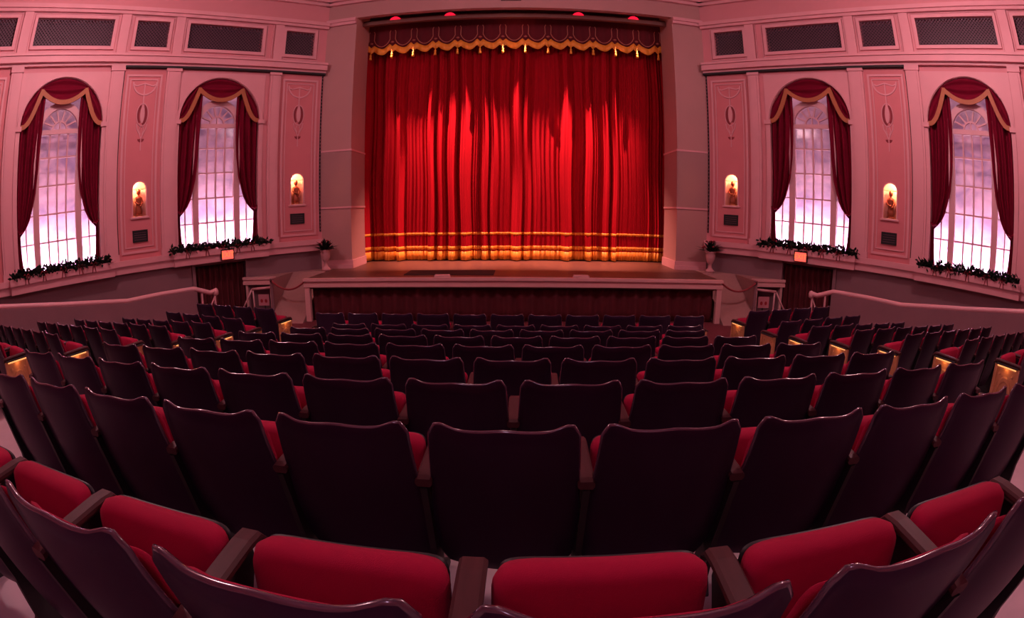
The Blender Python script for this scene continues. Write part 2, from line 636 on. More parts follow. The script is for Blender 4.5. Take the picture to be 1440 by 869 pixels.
        if pi_ < 2:
            p = F(c0, -.085, .272)
            which = 'nearer the stage' if pi_ == 0 else 'between the two windows'
            st = thing('statuette', p, 'bronze robed statuette in the lit %s niche %s' % (side, which), 'statue', 'statuettes in the wall niches',
                       atan2(-sd * sin(A0 + c0 / RR), cos(A0 + c0 / RR)))
            b1 = MB().lathe([(.09, 0), (.09, .03), (.07, .045)], seg=10, sy=.8)
            obj('base', b1.mesh('statuette_base', 'bronze'), st)
            b1 = MB().lathe([(.075, .045), (.085, .12), (.07, .22), (.06, .30), (.085, .39), (.075, .43), (.03, .455), (.026, .48)], seg=12, sy=.75)
            obj('robe', b1.mesh('statuette_robe', 'bronze', True), st)
            b1 = MB().lathe([(.01, .47), (.042, .49), (.055, .535), (.048, .58), (.015, .605)], seg=10)
            obj('head', b1.mesh('statuette_head', 'bronze', True), st)
            b1 = MB().tube([(-.075, 0, .41), (-.095, -.05, .32), (-.03, -.085, .27), (.03, -.075, .27)], [.024, .02, .018, .02], 6)
            b1.tube([(.075, 0, .41), (.095, -.04, .31), (.05, -.085, .23), (.0, -.08, .21)], [.024, .02, .018, .02], 6)
            obj('arms', b1.mesh('statuette_arms', 'bronze', True), st)
            l = bpy.data.lights.new('niche_lamp', 'POINT')
            l.energy = 11.0
            l.color = (1, .42, .20)
            l.shadow_soft_size = .03
            lo = bpy.data.objects.new('niche_lamp', l)
            COL.objects.link(lo)
            q = F(c0 + sd * .0 + .09, -.05, .93)
            lo.location = (q[0], q[1], q[2] + Z0)
            # black vent below the niche
            zc_ = -.09 if pi_ == 0 else -.155
            v = MB(F)
            rect_ring(v, c0 - .19, c0 + .19, zc_ - .13, zc_ + .13, .035, 0, .03)
            v.abox(c0 - .16, c0 + .16, 0, .006, zc_ - .1, zc_ + .1)
            vo = put('wall_vent', v, 'black')
            tag(vo, 'black framed vent below the lit %s niche %s' % (side, which), 'vent', 'wall vents below the niches')
            for k in range(4):
                v = MB(F).abox(c0 - .155, c0 + .155, .004, .018, zc_ - .085 + .05 * k, zc_ - .07 + .05 * k)
                put('slat', v, 'grille', vo)
    # windows
    for wi, sc in enumerate(BAYS):
        window_no += 1
        n0, n1 = -.25, -.19
        fr = MB(F)
        fr.path_bar([(sc - .535, ZSILL)] + arc_pts(sc, .535, 2.30, 20) + [(sc + .535, ZSILL)], .15, n0 - .02, n1 + .05)
        fr.path_bar([(sc - HW + .02, ZSILL)] + arc_pts(sc, HW - .02, ZSP, 28) + [(sc + HW - .02, ZSILL)], .05, n0, n1 + .02)
        fr.abox(sc - .51, sc + .51, n0 - .01, n1 + .04, 2.22, 2.32)
        fr.abox(sc - HW, sc + HW, n0, n1 + .02, ZSILL, -.60)
        win = put('window_%d' % window_no, fr, 'winframe')
        tag(win, kind='structure')
        gb = MB(F)
        ZB = [-.60, -.02, .55, 1.14, 1.73, 2.22]
        for x in (-.23, 0, .23):
            gb.abox(sc + x - .018, sc + x + .018, n0, n1, -.60, 2.22)
        for z in ZB[1:-1]:
            gb.abox(sc - .46, sc + .46, n0, n1, z - .018, z + .018)
        for q in (-1, 1):
            gb.abox(sc + q * .80 - .013, sc + q * .80 + .013, n0, n1, -.60, 2.95)
            for z in ZB[1:]:
                a, b_ = sorted((sc + q * .56, sc + q * (HW - .04)))
                gb.abox(a, b_, n0, n1, z - .013, z + .013)
        for k in range(1, 7):
            t = pi * k / 7
            gb.bar((sc + .18 * cos(t), (n0 + n1) / 2, 2.32 + .18 * sin(t)), (sc + .44 * cos(t), (n0 + n1) / 2, 2.30 + .44 * sin(t)), .035, n1 - n0)
        gb.path_bar(arc_pts(sc, .18, 2.32, 12), .035, n0, n1)
        gb.bar((sc, (n0 + n1) / 2, 2.32), (sc, (n0 + n1) / 2, 2.50), .03, n1 - n0)
        put('glazing_bars', gb, 'winframe', win)
        nm = (n0 + n1) / 2
        cols = [(-.46, -.243), (-.217, -.013), (.013, .217), (.243, .46)]
        cols += [(-HW + .045, -.813), (-.787, -.56), (.56, .787), (.813, HW - .045)]
        for x0, x1 in cols:
            for z0_, z1_ in zip(ZB[:-1], ZB[1:]):
                put('pane', MB(F).box(sc + x0, sc + x1, nm - .003, nm + .003, z0_ + .013, z1_ - .013), 'glass', win)
        for k in range(7):
            t0, t1 = pi * k / 7 + .05, pi * (k + 1) / 7 - .05
            ps = [(sc + .20 * cos(t0), 2.32 + .20 * sin(t0)), (sc + .455 * cos(t0), 2.29 + .455 * sin(t0)),
                  (sc + .455 * cos((t0 + t1) / 2), 2.29 + .455 * sin((t0 + t1) / 2)),
                  (sc + .455 * cos(t1), 2.29 + .455 * sin(t1)), (sc + .20 * cos(t1), 2.32 + .20 * sin(t1))]
            put('pane', MB(F).prism(ps, nm - .003, nm + .003), 'glass', win)
        put('pane', MB(F).prism([(sc + .17 * cos(pi * i / 8), 2.32 + .17 * sin(pi * i / 8)) for i in range(9)], nm - .003, nm + .003), 'glass', win)
        for q in (-1, 1):
            ps = [(sc + q * .55, 2.30)] + [(sc + q * .555 * cos(t), 2.27 + .555 * sin(t)) for t in [pi / 2 * i / 6 for i in range(1, 7)]]
            ps += [(sc + q * (HW - .05) * cos(t), ZSP + (HW - .05) * sin(t)) for t in [pi / 2 - pi / 2 * i / 8 for i in range(9)]]
            put('pane', MB(F).prism(ps, nm - .003, nm + .003), 'glass', win)
        # light box with painted clouds behind the glass
        lb = MB(F)
        a, b_, q0, q1 = sc - HW - .06, sc + HW + .06, -.62, -.30
        lb.abox(a - .04, b_ + .04, q0 - .06, q0 - .02, -.90, 3.60)
        lb.abox(a - .04, a, q0 - .02, q1, -.90, 3.60).abox(b_, b_ + .04, q0 - .02, q1, -.90, 3.60)
        lb.abox(a, b_, q0 - .02, q1, -.90, -.86).abox(a, b_, q0 - .02, q1, 3.56, 3.60)
        put('light_box', lb, 'white', win)
        bd = MB(F).abox(a, b_, q0 - .02, q0, -.86, 3.56)
        put('cloud_backdrop', bd, 'sky', win)
        for zz, tz, pw, colr in ((-.80, 3, 150, (.88, .82, 1.0)), (3.50, -2, 4, (1.0, .70, .76))):
            p = F(sc, -.43, zz)
            t = F(sc, -.52, tz)
            lo = area('window_lamp', p, 2.0, pw, colr, t, 'RECTANGLE', .08)
            aa = A0 + sc / RR
            tang = Vector((sd * cos(aa), -sin(aa), 0)).normalized()
            zax = -(Vector(t) - Vector(p)).normalized()
            yax = zax.cross(tang).normalized()
            xax = yax.cross(zax)
            lo.matrix_world = Matrix(((xax.x, yax.x, zax.x, p[0]), (xax.y, yax.y, zax.y, p[1]),
                                      (xax.z, yax.z, zax.z, p[2] + Z0), (0, 0, 0, 1)))
        # arch molding with imposts
        am = MB(F).path_bar(arc_pts(sc, HW + .045, ZSP, 32), .07, 0, .05)
        for q in (-1, 1):
            x = sc + q * (HW + .05)
            am.abox(x - .055, x + .055, 0, .035, -.62, ZSP - .06).abox(x - .085, x + .085, -.01, .08, ZSP - .08, ZSP + .02)
        put('arch_molding', am, 'trim', w)
        mo = MB(F)
        arch_wall(mo, sc - 1.15, sc + 1.15, 0, .018, ZSILL, 3.54, sc, HW, ZSP)
        put('spandrel_panel', mo, 'trim', w)
        # drapery
        where = 'nearer the stage' if wi == 0 else 'farther from the stage'
        base = F(sc, -.05, ZSILL)
        dr = thing('window_drapery', base, 'burgundy swag drapery with bronze trim in %s arched window %s' % (side, where), 'curtain', 'window drapery')

        def sw(u, v):
            ds = .58 * (2 * u - 1)
            zt = arch_z(ds) - .01
            zb = 3.14 - .27 * (1 - (2 * u - 1) ** 2)
            z = zb + (zt - zb) * v
            env = (1 - (2 * u - 1) ** 2) * .7 + .3
            return (sc + ds, -.06 + env * (.045 * sin(v * 15) + .05 * (1 - v)), z)
        m1 = MB(F).sheet(24, 18, sw, (0, -.02, 0))
        o1 = put('swag', m1, 'drape', dr, True, base)
        m1 = MB(F).path_bar([(sc + .58 * t, 3.14 - .27 * (1 - t * t)) for t in [-1 + i / 10 for i in range(21)]], .10, -.01, .03)
        put('swag_trim', m1, 'drapetrim', o1, False, (0, 0, 0)).location = (-base[0], -base[1], -base[2])
        for q in (-1, 1):
            def cs(u, v, q=q):
                ds = .55 + (HW - .56) * u
                zt = arch_z(ds) - .005
                zb = min(3.16 - .78 * sin(u * pi / 2) - .05 * sin(u * pi), zt)
                z = zb + (zt - zb) * v
                return (sc + q * ds, -.04 + .035 * sin(v * 9 + u * 3) + .02 * sin(u * 9), z)
            o1 = put('cascade', MB(F).sheet(16, 10, cs, (0, -.02, 0)), 'drape', dr, True, base)
            m1 = MB(F).path_bar([(sc + q * (.55 + (HW - .56) * t), 3.16 - .78 * sin(t * pi / 2) - .05 * sin(t * pi)) for t in [i / 12 for i in range(13)]], .10, -.01, .035)
            put('cascade_trim', m1, 'drapetrim', o1, False, (0, 0, 0)).location = (-base[0], -base[1], -base[2])
            KZ = [(3.1, .45), (2.6, .455), (2.3, .46), (1.5, .50), (1.0, .555), (.72, .63), (.52, .69), (.38, .76), (.26, .86), (.17, .955),
                  (-.05, .95), (-.35, .93), (-.62, .89)]

            def dp(u, v, q=q):
                x = v * (len(KZ) - 1)
                i = min(int(x), len(KZ) - 2)
                t = x - i
                z = KZ[i][0] + (KZ[i + 1][0] - KZ[i][0]) * t
                inn = KZ[i][1] + (KZ[i + 1][1] - KZ[i][1]) * t
                wd = HW - .01 - inn
                ds = inn + wd * u
                amp = .016 + .045 * min(1, wd / .4)
                return (sc + q * ds, -.10 + amp * sin(u * 2 * pi * 3.5 + .6) + .02 * sin(u * 17 + z * 2), min(z, arch_z(ds) - .01))
            put('side_drape', MB(F).sheet(28, 36, dp, (0, -.015, 0)), 'drape', dr, True, base)
            tb = [(sc + q * (HW - .01), -.02, .30), (sc + q * .97, .02, .24), (sc + q * .90, -.02, .27), (sc + q * .92, -.13, .26)]
            put('tieback', MB(F).tube(tb, .022, 6), 'drape', dr, True, base)
        # garland on the sill
        gbase = F(sc, .18, -.62)
        ga = thing('garland', gbase, 'dark leafy garland with red bows on sill of %s window %s' % (side, where), 'garland', 'sill garlands')
        pts = []
        for i in range(25):
            t = -1.25 + 2.5 * i / 24
            pts.append((sc + t, .19 + random.uniform(-.02, .02), -.585 + random.uniform(-.02, .03)))
        put('vine', MB(F).tube(pts, .03, 6), 'leaf', ga, True, gbase)
        lv = MB(F)
        for k in range(800):
            t = random.uniform(-1.28, 1.28)
            if abs(t) > 1.05 and random.random() < .4:
                continue
            p0 = Vector((sc + t, .19 + random.uniform(-.05, .06), -.575 + random.uniform(-.06, .07)))
            dv = Vector((random.uniform(-1, 1), random.uniform(-.2, 1), random.uniform(-.6, 1))).normalized()
            sdv = dv.cross(Vector((random.uniform(-1, 1), random.uniform(-1, 1), random.uniform(-1, 1)))).normalized() * .030
            L = random.uniform(.09, .15)
            md = p0 + dv * L * .5
            nn = dv.cross(sdv).normalized() * .004
            lv.add([p0, md + sdv, p0 + dv * L, md - sdv, md + nn, md - nn],
                   [(0, 1, 4), (1, 2, 4), (2, 3, 4), (3, 0, 4), (1, 0, 5), (2, 1, 5), (3, 2, 5), (0, 3, 5)])
        tag(put('leaves', lv, 'leaf', ga, False, gbase), kind='stuff')
        for t in (-.85, -.45, .0, .42, .86):
            bw = MB(F)
            x, n_, z = sc + t + random.uniform(-.05, .05), .25, -.60
            for q in (-1, 1):
                bw.tube([(x, n_, z), (x + q * .05, n_ + .02, z + .035), (x + q * .085, n_ + .01, z), (x + q * .04, n_, z - .02), (x, n_, z)], [.01, .02, .02, .014, .01], 5)
                bw.tube([(x, n_, z), (x + q * .03, n_ + .01, z - .09), (x + q * .045, n_ + .015, z - .17)], [.012, .012, .008], 4)
            put('bow', bw, 'bow', ga, True, gbase)
    # string of small lamps down the corner
    ls = MB(F).abox(.03, .065, .0, .02, -.45, 3.60)
    lso = put('corner_light_string', ls, 'black')
    tag(lso, 'dark beaded light string in %s corner beside proscenium wall' % side, 'light string', 'corner light strings')
    bd = MB(F)
    for k in range(44):
        bd.lathe([(.006, -.016), (.02, -.008), (.02, .008), (.006, .016)], .0475, .03, -.40 + k * .0915, 6)
    tag(put('beads', bd, 'dado', lso), kind='stuff')
    # exit: curtain in the opening and lit sign on the sill
    ec = MB(F)

    def ex(u, v):
        return (2.1 + 1.32 * u, -.17 + .05 * sin(u * 2 * pi * 9) + .02 * sin(u * 23), DZ + .03 + v * (-1.0 - DZ - .03))
    ec.sheet(110, 4, ex, (0, -.02, 0))
    eb = F(2.76, -.15, DZ + .02)
    e_ = thing('exit_curtain', eb, 'dark red pleated curtain across the %s exit below the window' % side, 'curtain', 'exit curtains')
    put('drape', ec, 'skirt', e_, True, eb)
    put('curtain_rail', MB(F).tube([(2.08, -.15, -1.02), (2.76, -.15, -1.02), (3.44, -.15, -1.02)], .02), 'black', e_, False, eb)
    ef = MB(F)
    ef.abox(2.02, 2.10, -.05, .03, DZ, -.93).abox(3.42, 3.50, -.05, .03, DZ, -.93)
    dn = put('door_%d' % (1 if sd < 0 else 2), ef, 'dado')
    tag(dn, kind='structure')
    c0 = 2.63
    xb = F(c0, .27, -.93)
    xs = thing('exit_sign', xb, 'glowing orange exit sign on sill above the %s curtained exit' % side, 'sign', 'exit signs')
    put('housing', MB(F).abox(c0 - .17, c0 + .17, .20, .27, -.91, -.66), 'black', xs, False, xb)
    put('lit_face', MB(F).abox(c0 - .145, c0 + .145, .27, .278, -.89, -.69), 'exitl', xs, False, xb)
    cu = bpy.data.curves.new('exit_text', 'FONT')
    cu.body = 'EXIT'
    cu.size = .155
    cu.align_x = 'CENTER'
    cu.align_y = 'CENTER'
    cu.extrude = .003
    tmp = bpy.data.objects.new('exit_text', cu)
    COL.objects.link(tmp)
    bpy.context.view_layer.update()
    tme = bpy.data.meshes.new_from_object(tmp.evaluated_get(bpy.context.evaluated_depsgraph_get()))
    bpy.data.objects.remove(tmp)
    tme.materials.clear()
    tme.materials.append(M['exitt'])
    for v_ in tme.vertices:                       # text x runs to the reader's right
        p = F(c0 - sd * 0 + (v_.co.x if sd > 0 else -v_.co.x), .282 + v_.co.z, -.79 + v_.co.y * 1.0)
        v_.co = (p[0] - xb[0], p[1] - xb[1], p[2] - xb[2])
    obj('letters', tme, xs)
    # ramp parapet with handrail
    RP = [(8.9, -.95), (8.5, -.99), (7.0, -1.19), (5.45, -1.36), (4.6, -1.34), (3.80, -1.34)]
    mbp = MB(F)
    for i in range(len(RP) - 1):
        (sa, za), (sb, zb) = RP[i], RP[i + 1]
        k = max(1, int((sa - sb) / .4))
        for j in range(k):
            s0_, s1_ = sa + (sb - sa) * j / k, sa + (sb - sa) * (j + 1) / k
            z0_, z1_ = za + (zb - za) * j / k - .03, za + (zb - za) * (j + 1) / k - .03
            mbp.add([(s0_, 1.15, DZ), (s0_, 1.27, DZ), (s0_, 1.27, z0_), (s0_, 1.15, z0_), (s1_, 1.15, DZ), (s1_, 1.27, DZ), (s1_, 1.27, z1_), (s1_, 1.15, z1_)],
                    [(0, 1, 5, 4), (1, 2, 6, 5), (2, 3, 7, 6), (3, 0, 4, 7)] + ([(0, 3, 2, 1)] if i + j == 0 else []) + ([(4, 5, 6, 7)] if i == len(RP) - 2 and j == k - 1 else []))
    pp = put('wall_parapet_' + side, mbp, 'parapet')
    tag(pp, kind='structure')
    hb = F(3.8, 1.2, DZ)
    hr = thing('handrail', hb, 'pink painted handrail running along the %s ramp parapet' % side, 'handrail', 'ramp handrails')
    pts = [(s_, 1.21, z_) for s_, z_ in RP] + [(3.42, 1.21, -1.47), (3.25, 1.21, -1.44)]
    fine = []
    for i in range(len(pts) - 1):
        for j in range(5):
            fine.append(tuple(pts[i][k] + (pts[i + 1][k] - pts[i][k]) * j / 5 for k in range(3)))
    fine.append(pts[-1])
    put('rail', MB(F).tube(fine, .05, 8), 'rail', hr, True, hb)
    put('newel_knob', MB(F).lathe([(.02, -.09), (.065, -.06), (.07, 0), (.05, .05), (.02, .07)], 3.27, 1.21, -1.46, 10), 'rail', hr, True, hb)
    for s_ in (3.30, 3.62):
        put('post', MB(F).box(s_ - .02, s_ + .02, 1.19, 1.23, DZ, -1.45), 'rail', hr, False, hb)
    put('brace', MB(F).tube([(3.30, 1.21, -1.55), (3.62, 1.21, -2.1)], .018), 'rail', hr, False, hb)

# ------------------------------------------------------------------ proscenium
mb = MB()
for q in (-1, 1):
    x0, x1 = sorted((q * 4.02, q * 5.3))
    mb.box(x0, x1, D, D + .22, floor_z(9), 5.85)
    x0, x1 = sorted((q * 4.02, q * 4.3))
    mb.box(x0, x1, D + .22, 13.35, ZS - .3, 5.85)
mb.box(-4.02, 4.02, D, D + .16, 5.19, 5.85)
pw = put('wall_proscenium', mb, 'pros')
tag(pw, kind='structure')
for q in (-1, 1):
    x0, x1 = sorted((q * 4.03, q * 4.84))
    b1 = MB().box(x0, x1, D - .012, D, .15, 1.56)
    put('wall_band', b1, 'prosdk', pw)
    x0, x1 = sorted((q * 4.008, q * 4.02))
    b1 = MB().box(x0, x1, D + .005, 13.34, .15, 1.56)
    put('wall_band', b1, 'prosdk', pw)
    for z0_, z1_ in ((1.555, 1.60), (.11, .155)):
        x0, x1 = sorted((q * 3.995, q * 4.84))
        put('band_molding', MB().box(x0, x1, D - .025, 13.35, z0_, z1_) if False else MB().box(x0, x1, D - .025, D, z0_, z1_).box(*sorted((q * 3.995, q * 4.02)), D, 13.35, z0_, z1_), 'trim', pw)
    x0, x1 = sorted((q * 3.99, q * 4.84))
    put('baseboard', MB().box(x0, x1, D - .03, D, ZS, -1.19).box(x0, x1, D - .05, D, ZS, -1.30).box(*sorted((q * 3.99, q * 4.02)), D, 13.35, ZS, -1.19), 'trim', pw)
    x0, x1 = sorted((q * 4.03, q * 4.84))
    put('crown_molding', MB().box(x0, x1, D - .08, D, 5.00, 5.08).box(x0, x1, D - .12, D, 5.08, 5.17), 'trim', pw)
put('ceiling_molding', MB().box(-4.95, 4.95, D - .1, D, 5.62, 5.70).box(-4.95, 4.95, D - .2, D, 5.70, 5.85), 'trim', pw)
b1 = MB().box(-.32, .18, D - .015, D, 5.385, 5.47)
v = put('header_vent', b1, 'dark')
tag(v, 'small dark vent on the header above the stage opening', 'vent')
for k in range(3):
    put('slat', MB().box(-.30, .16, D - .025, D - .012, 5.397 + k * .026, 5.409 + k * .026), 'prosdk', v)

# stage
FZ = floor_z(9)
mb = MB().box(-4.5, 4.5, 10.32, 14.5, ZS - .22, ZS)
mb.box(-4.4, 4.4, 10.55, 14.4, FZ, ZS - .22)
st = put('floor_stage', mb, 'stagefl')
tag(st, kind='structure')
mb = MB().box(-4.53, 4.53, 10.22, 10.34, ZS - .05, ZS + .012).box(-4.5, 4.5, 10.27, 10.34, ZS - .10, ZS - .05).box(-4.53, 4.53, 10.24, 10.34, ZS - .18, ZS - .10)
put('stage_lip', mb, 'lip', st)
for q in (-1, 1):
    x0, x1 = sorted((q * 4.40, q * 4.52))
    put('stage_post', MB().box(x0, x1, 10.26, 10.36, FZ, ZS - .18), 'lip', st)
for sd, side in SIDES:
    F = WALL(sd)
    # ramp up to the stage
    x0, x1 = sorted((sd * 4.54, sd * 5.42))
    mb = MB()
    y0, y1, y2 = 10.05, 11.6, 12.2
    prof = [(y0, FZ), (y1, ZS), (y2, ZS), (y2, FZ)]
    mb.add([(x0, y, z) for y, z in prof] + [(x1, y, z) for y, z in prof],
           [(0, 1, 2, 3), (7, 6, 5, 4), (0, 4, 5, 1), (1, 5, 6, 2), (2, 6, 7, 3), (3, 7, 4, 0)])
    rp = put('floor_ramp_' + side, mb, 'ramp')
    tag(rp, kind='structure')
    a, b_ = sorted((sd * 5.40, sd * 5.46))
    put('ramp_post', MB().box(a, b_, 10.38, 10.44, FZ, ZS), 'parapet', rp)
    # raised ledge beside the exit
    mb = MB()
    a, b_ = sorted((sd * 5.50, sd * 6.33))
    mb.box(a, b_, 10.72, 12.2, ZS - .16, ZS)
    lg = put('ledge_' + side if False else 'floor_ledge_' + side, mb, 'ramp')
    tag(lg, kind='structure')
    a, b_ = sorted((sd * 5.48, sd * 6.40))
    put('ledge_molding', MB().box(a, b_, 10.66, 10.74, ZS - .05, ZS + .01).box(a, b_, 10.69, 10.74, ZS - .10, ZS - .05).box(a, b_, 10.67, 10.74, ZS - .17, ZS - .10), 'lip', lg)
    put('ledge_post', MB().box(*sorted((sd * 6.28, sd * 6.34)), 10.70, 10.76, FZ, ZS - .17), 'lip', lg)
    put('ledge_side', MB().box(*sorted((sd * 5.42, sd * 5.50)), 10.44, 12.2, FZ, ZS), 'ramp', lg)
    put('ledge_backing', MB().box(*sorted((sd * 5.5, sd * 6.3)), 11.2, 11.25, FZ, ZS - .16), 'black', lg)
    # rope
    ph = []
    for i in range(17):
        t = i / 16
        ph.append((sd * (5.40 - .86 * t), 10.36, ZS - .04 - .20 * sin(pi * t) ** .8 if 0 < t < 1 else ZS - .04))
    rb = (sd * 4.97, 10.36, ZS - .26)
    rt = thing('rope_barrier', rb, 'red velvet rope hung across the ramp %s of the stage' % side, 'rope', 'stage ramp ropes')
    put('rope', MB().tube(ph, .024, 8), 'rope', rt, True, rb)
    for x_ in (5.42, 4.53):
        put('hook', MB().lathe([(.02, -.03), (.034, -.015), (.034, .015), (.02, .03)], sd * x_, 10.36, ZS - .04, 8), 'arm', rt, True, rb)
    # stair handrail and small sign
    hb = (sd * 5.9, 10.5, FZ)
    hs = thing('stair_handrail', hb, 'bent pale handrail in front of the raised ledge %s of stage' % side, 'handrail', 'stair handrails')
    put('rail', MB().tube([(sd * 5.52, 10.5, ZS - .21), (sd * 6.05, 10.5, ZS - .25)], .032, 8), 'rail', hs, True, hb)
    put('sloping_rail', MB().tube([(sd * 6.05, 10.5, ZS - .25), (sd * 6.24, 10.5, ZS - .55), (sd * 6.42, 10.45, ZS - .86)], .022, 8), 'rail', hs, True, hb)
    put('post', MB().tube([(sd * 6.02, 10.5, ZS - .25), (sd * 6.0, 10.5, FZ)], .02, 6), 'rail', hs, True, hb)
    put('post', MB().tube([(sd * 5.52, 10.5, ZS - .21), (sd * 5.52, 10.5, FZ)], .02, 6), 'rail', hs, True, hb)
    sb = (sd * 5.76, 10.56, ZS - .66)
    sg = thing('notice_board', sb, 'small pink notice with two red marks beneath the ledge %s of stage' % side, 'sign', 'stage side notices')
    put('board', MB().box(sb[0] - .15, sb[0] + .15, 10.55, 10.57, ZS - .64, ZS - .38), 'signw', sg, False, sb)
    put('stand', MB().tube([(sb[0], 10.585, ZS - .5), (sb[0], 10.60, FZ)], .012, 6), 'black', sg, False, sb)
    for q in (-1, 1):
        put('red_mark', MB().prism([(sb[0] + q * .06 + .035 * cos(t), ZS - .53 + .045 * sin(t)) for t in [2 * pi * i / 10 for i in range(10)]], 10.544, 10.552), 'signr', sg, False, sb)
    # urn with plant
    ub = (sd * (4.58 if sd < 0 else 4.80), 11.78, ZS)
    ur = thing('urn_planter', ub, 'pale stone urn with dark leafy plant %s of the stage opening' % side, 'planter', 'stage urns')
    obj('urn', MB().lathe([(.11, 0), (.11, .05), (.07, .08), (.045, .13), (.045, .2), (.075, .24), (.11, .32), (.125, .42), (.115, .46), (.14, .49), (.14, .51), (.10, .51)], seg=16).mesh('urn', 'stone', True), ur)
    pl = MB()
    rnd = random.Random(3 + sd)
    for k in range(70):
        az, el = rnd.uniform(0, 2 * pi), rnd.uniform(.15, 1.4)
        L = rnd.uniform(.20, .34)
        dv = Vector((cos(az) * cos(el), sin(az) * cos(el), sin(el)))
        p0 = Vector((dv.x * .05, dv.y * .05, .50))
        wv = dv.cross(Vector((0, 0, 1))).normalized() * .035
        md = p0 + dv * L * .6
        ed = p0 + dv * L + Vector((dv.x, dv.y, -.4)) * .06
        up = Vector((0, 0, .006))
        pl.add([p0, md + wv, ed, md - wv, md + up, md - up], [(0, 1, 4), (1, 2, 4), (2, 3, 4), (3, 0, 4), (1, 0, 5), (2, 1, 5), (3, 2, 5), (0, 3, 5)])
    tag(obj('foliage', pl.mesh('urn_foliage', 'leaf'), ur), kind='stuff')
    for k in range(7):
        az = rnd.uniform(0, 2 * pi)
        rr = rnd.uniform(.06, .2)
        fl = MB().lathe([(.008, -.02), (.03, -.005), (.034, .012), (.012, .026)], rr * cos(az), rr * sin(az), rnd.uniform(.58, .78), 7)
        obj('bloom', fl.mesh('urn_bloom', 'bow', True), ur)

# skirt below the lip
mb = MB()


def skf(u, v):
    x = -4.38 + 8.76 * u
    return (x, 10.44 + .03 * sin(x * 26) + .018 * sin(x * 11 + 1), FZ + .02 + v * (ZS - .22 - FZ - .02))


mb.sheet(420, 3, skf, (0, .015, 0))
sk = thing('stage_skirt', (0, 10.44, FZ + .02), 'dark maroon pleated skirt hanging below the stage lip', 'curtain')
put('drape', mb, 'skirt', sk, True, (0, 10.44, FZ + .02))
put('track', MB().box(-4.38, 4.38, 10.40, 10.43, ZS - .24, ZS - .21), 'black', sk, False, (0, 10.44, FZ + .02))

# floor pieces on the stage
o = put('stage_mat', MB().box(-2.35, -.40, 10.75, 11.55, ZS, ZS + .012), 'black')
tag(o, 'black mat lying on the stage floor left of centre', 'mat')
for x, wd in ((-1.45, 'left'), (1.42, 'right')):
    bb = (x, 10.42, ZS)
    fb = thing('footlight_box', bb, 'low pink footlight box on the stage edge, %s of centre' % wd, 'stage light', 'footlight boxes')
    put('body', MB().prism([(x - .17, ZS), (x + .17, ZS), (x + .15, ZS + .05), (x - .15, ZS + .05)], 10.36, 10.50), 'lip', fb, False, bb)
    put('lens', MB().box(x - .12, x + .12, 10.50, 10.506, ZS + .01, ZS + .04), 'white', fb, False, bb)

# ------------------------------------------------------------------ house curtain
YC = 13.85
rng = random.Random(11)
NP = 29
cx_ = [-4.28]
while cx_[-1] < 4.28:
    cx_.append(cx_[-1] + rng.uniform(.20, .40))
amps = [rng.choice((.06, .09, .20, .28, .31)) for _ in cx_]


def pleat(x):
    for i in range(len(cx_) - 1):
        if cx_[i] <= x <= cx_[i + 1]:
            t = (x - cx_[i]) / (cx_[i + 1] - cx_[i])
            a = amps[i]
            return .05 - a * (sin(pi * t) ** .9) + .02 * sin(6 * pi * t)
    return 0


cb = (0, YC, ZS + .02)
hc = thing('stage_curtain', cb, 'red pleated velvet house curtain with gold bands and fringe closing the stage', 'curtain')
ZT = 5.5
for q, (xa, xb_) in (('left', (-4.28, .13)), ('right', (.13, 4.28))):
    def cf(u, v, xa=xa, xb_=xb_):
        x = xa + (xb_ - xa) * u
        z = ZS + .03 + v * (ZT - ZS)
        sway = .02 * sin(z * 1.7 + x * 2.3)
        return (x + sway, YC + pleat(x) * (1.15 - .35 * v) + .05 * min(1, abs(x - .13) * 6), z)
    m1 = MB().sheet(330, 26, cf, (0, .012, 0))
    dpn = put('drape', m1, 'curtain', hc, True, cb)
    dpn['label'] = '%s half of the red curtain' % q
    for nm, z0_, z1_, mt in (('gold_band', -.70, -.63, 'gold'), ('gold_band', -1.10, -1.00, 'gold'), ('gold_fringe', -1.375, -1.14, 'gold')):
        def gf(u, v, xa=xa, xb_=xb_, z0_=z0_, z1_=z1_):
            x = xa + (xb_ - xa) * u
            z = z0_ + (z1_ - z0_) * v
            vv = (z - ZS - .03) / (ZT - ZS)
            sway = .02 * sin(z * 1.7 + x * 2.3)
            return (x + sway, YC - .016 + pleat(x) * (1.15 - .35 * vv) + .05 * min(1, abs(x - .13) * 6), z)
        m1 = MB().sheet(330, 2, gf, (0, .012, 0))
        o = put(nm, m1, mt, dpn, True)
        o.location = (0, 0, 0)
        o.data.transform(Matrix.Translation((-cb[0], -cb[1], -cb[2])))

# valance with scalloped gold fringe and tassels
YV = 13.38
vb = (0, YV, 4.5)
va = thing('stage_valance', vb, 'dark maroon valance with scalloped gold fringe and tassels above the curtain', 'valance')
TS = [-3.93 + .604 * k for k in range(14)]
X0, X1 = -4.18, 4.18


def scal(x):
    t = ((x - TS[0]) / .604) % 1.0
    d_ = min(t, 1 - t)                       # 0 at a tassel, .5 mid scallop
    if d_ > .13:
        z = 4.68 - .13 * sin(pi / 2 * (d_ - .13) / .37)
    else:
        z = 4.60 + .08 * d_ / .13
    return z


def vf(u, v):
    x = X0 + (X1 - X0) * u
    z0_ = scal(x)
    return (x, YV + .02 * sin(x * 2 * pi / .604 * 2) * (1 - v) + .008 * sin(x * 31), z0_ + (5.5 - z0_) * v)


vcl = put('cloth', MB().sheet(340, 6, vf, (0, .012, 0)), 'valance', va, True, vb)


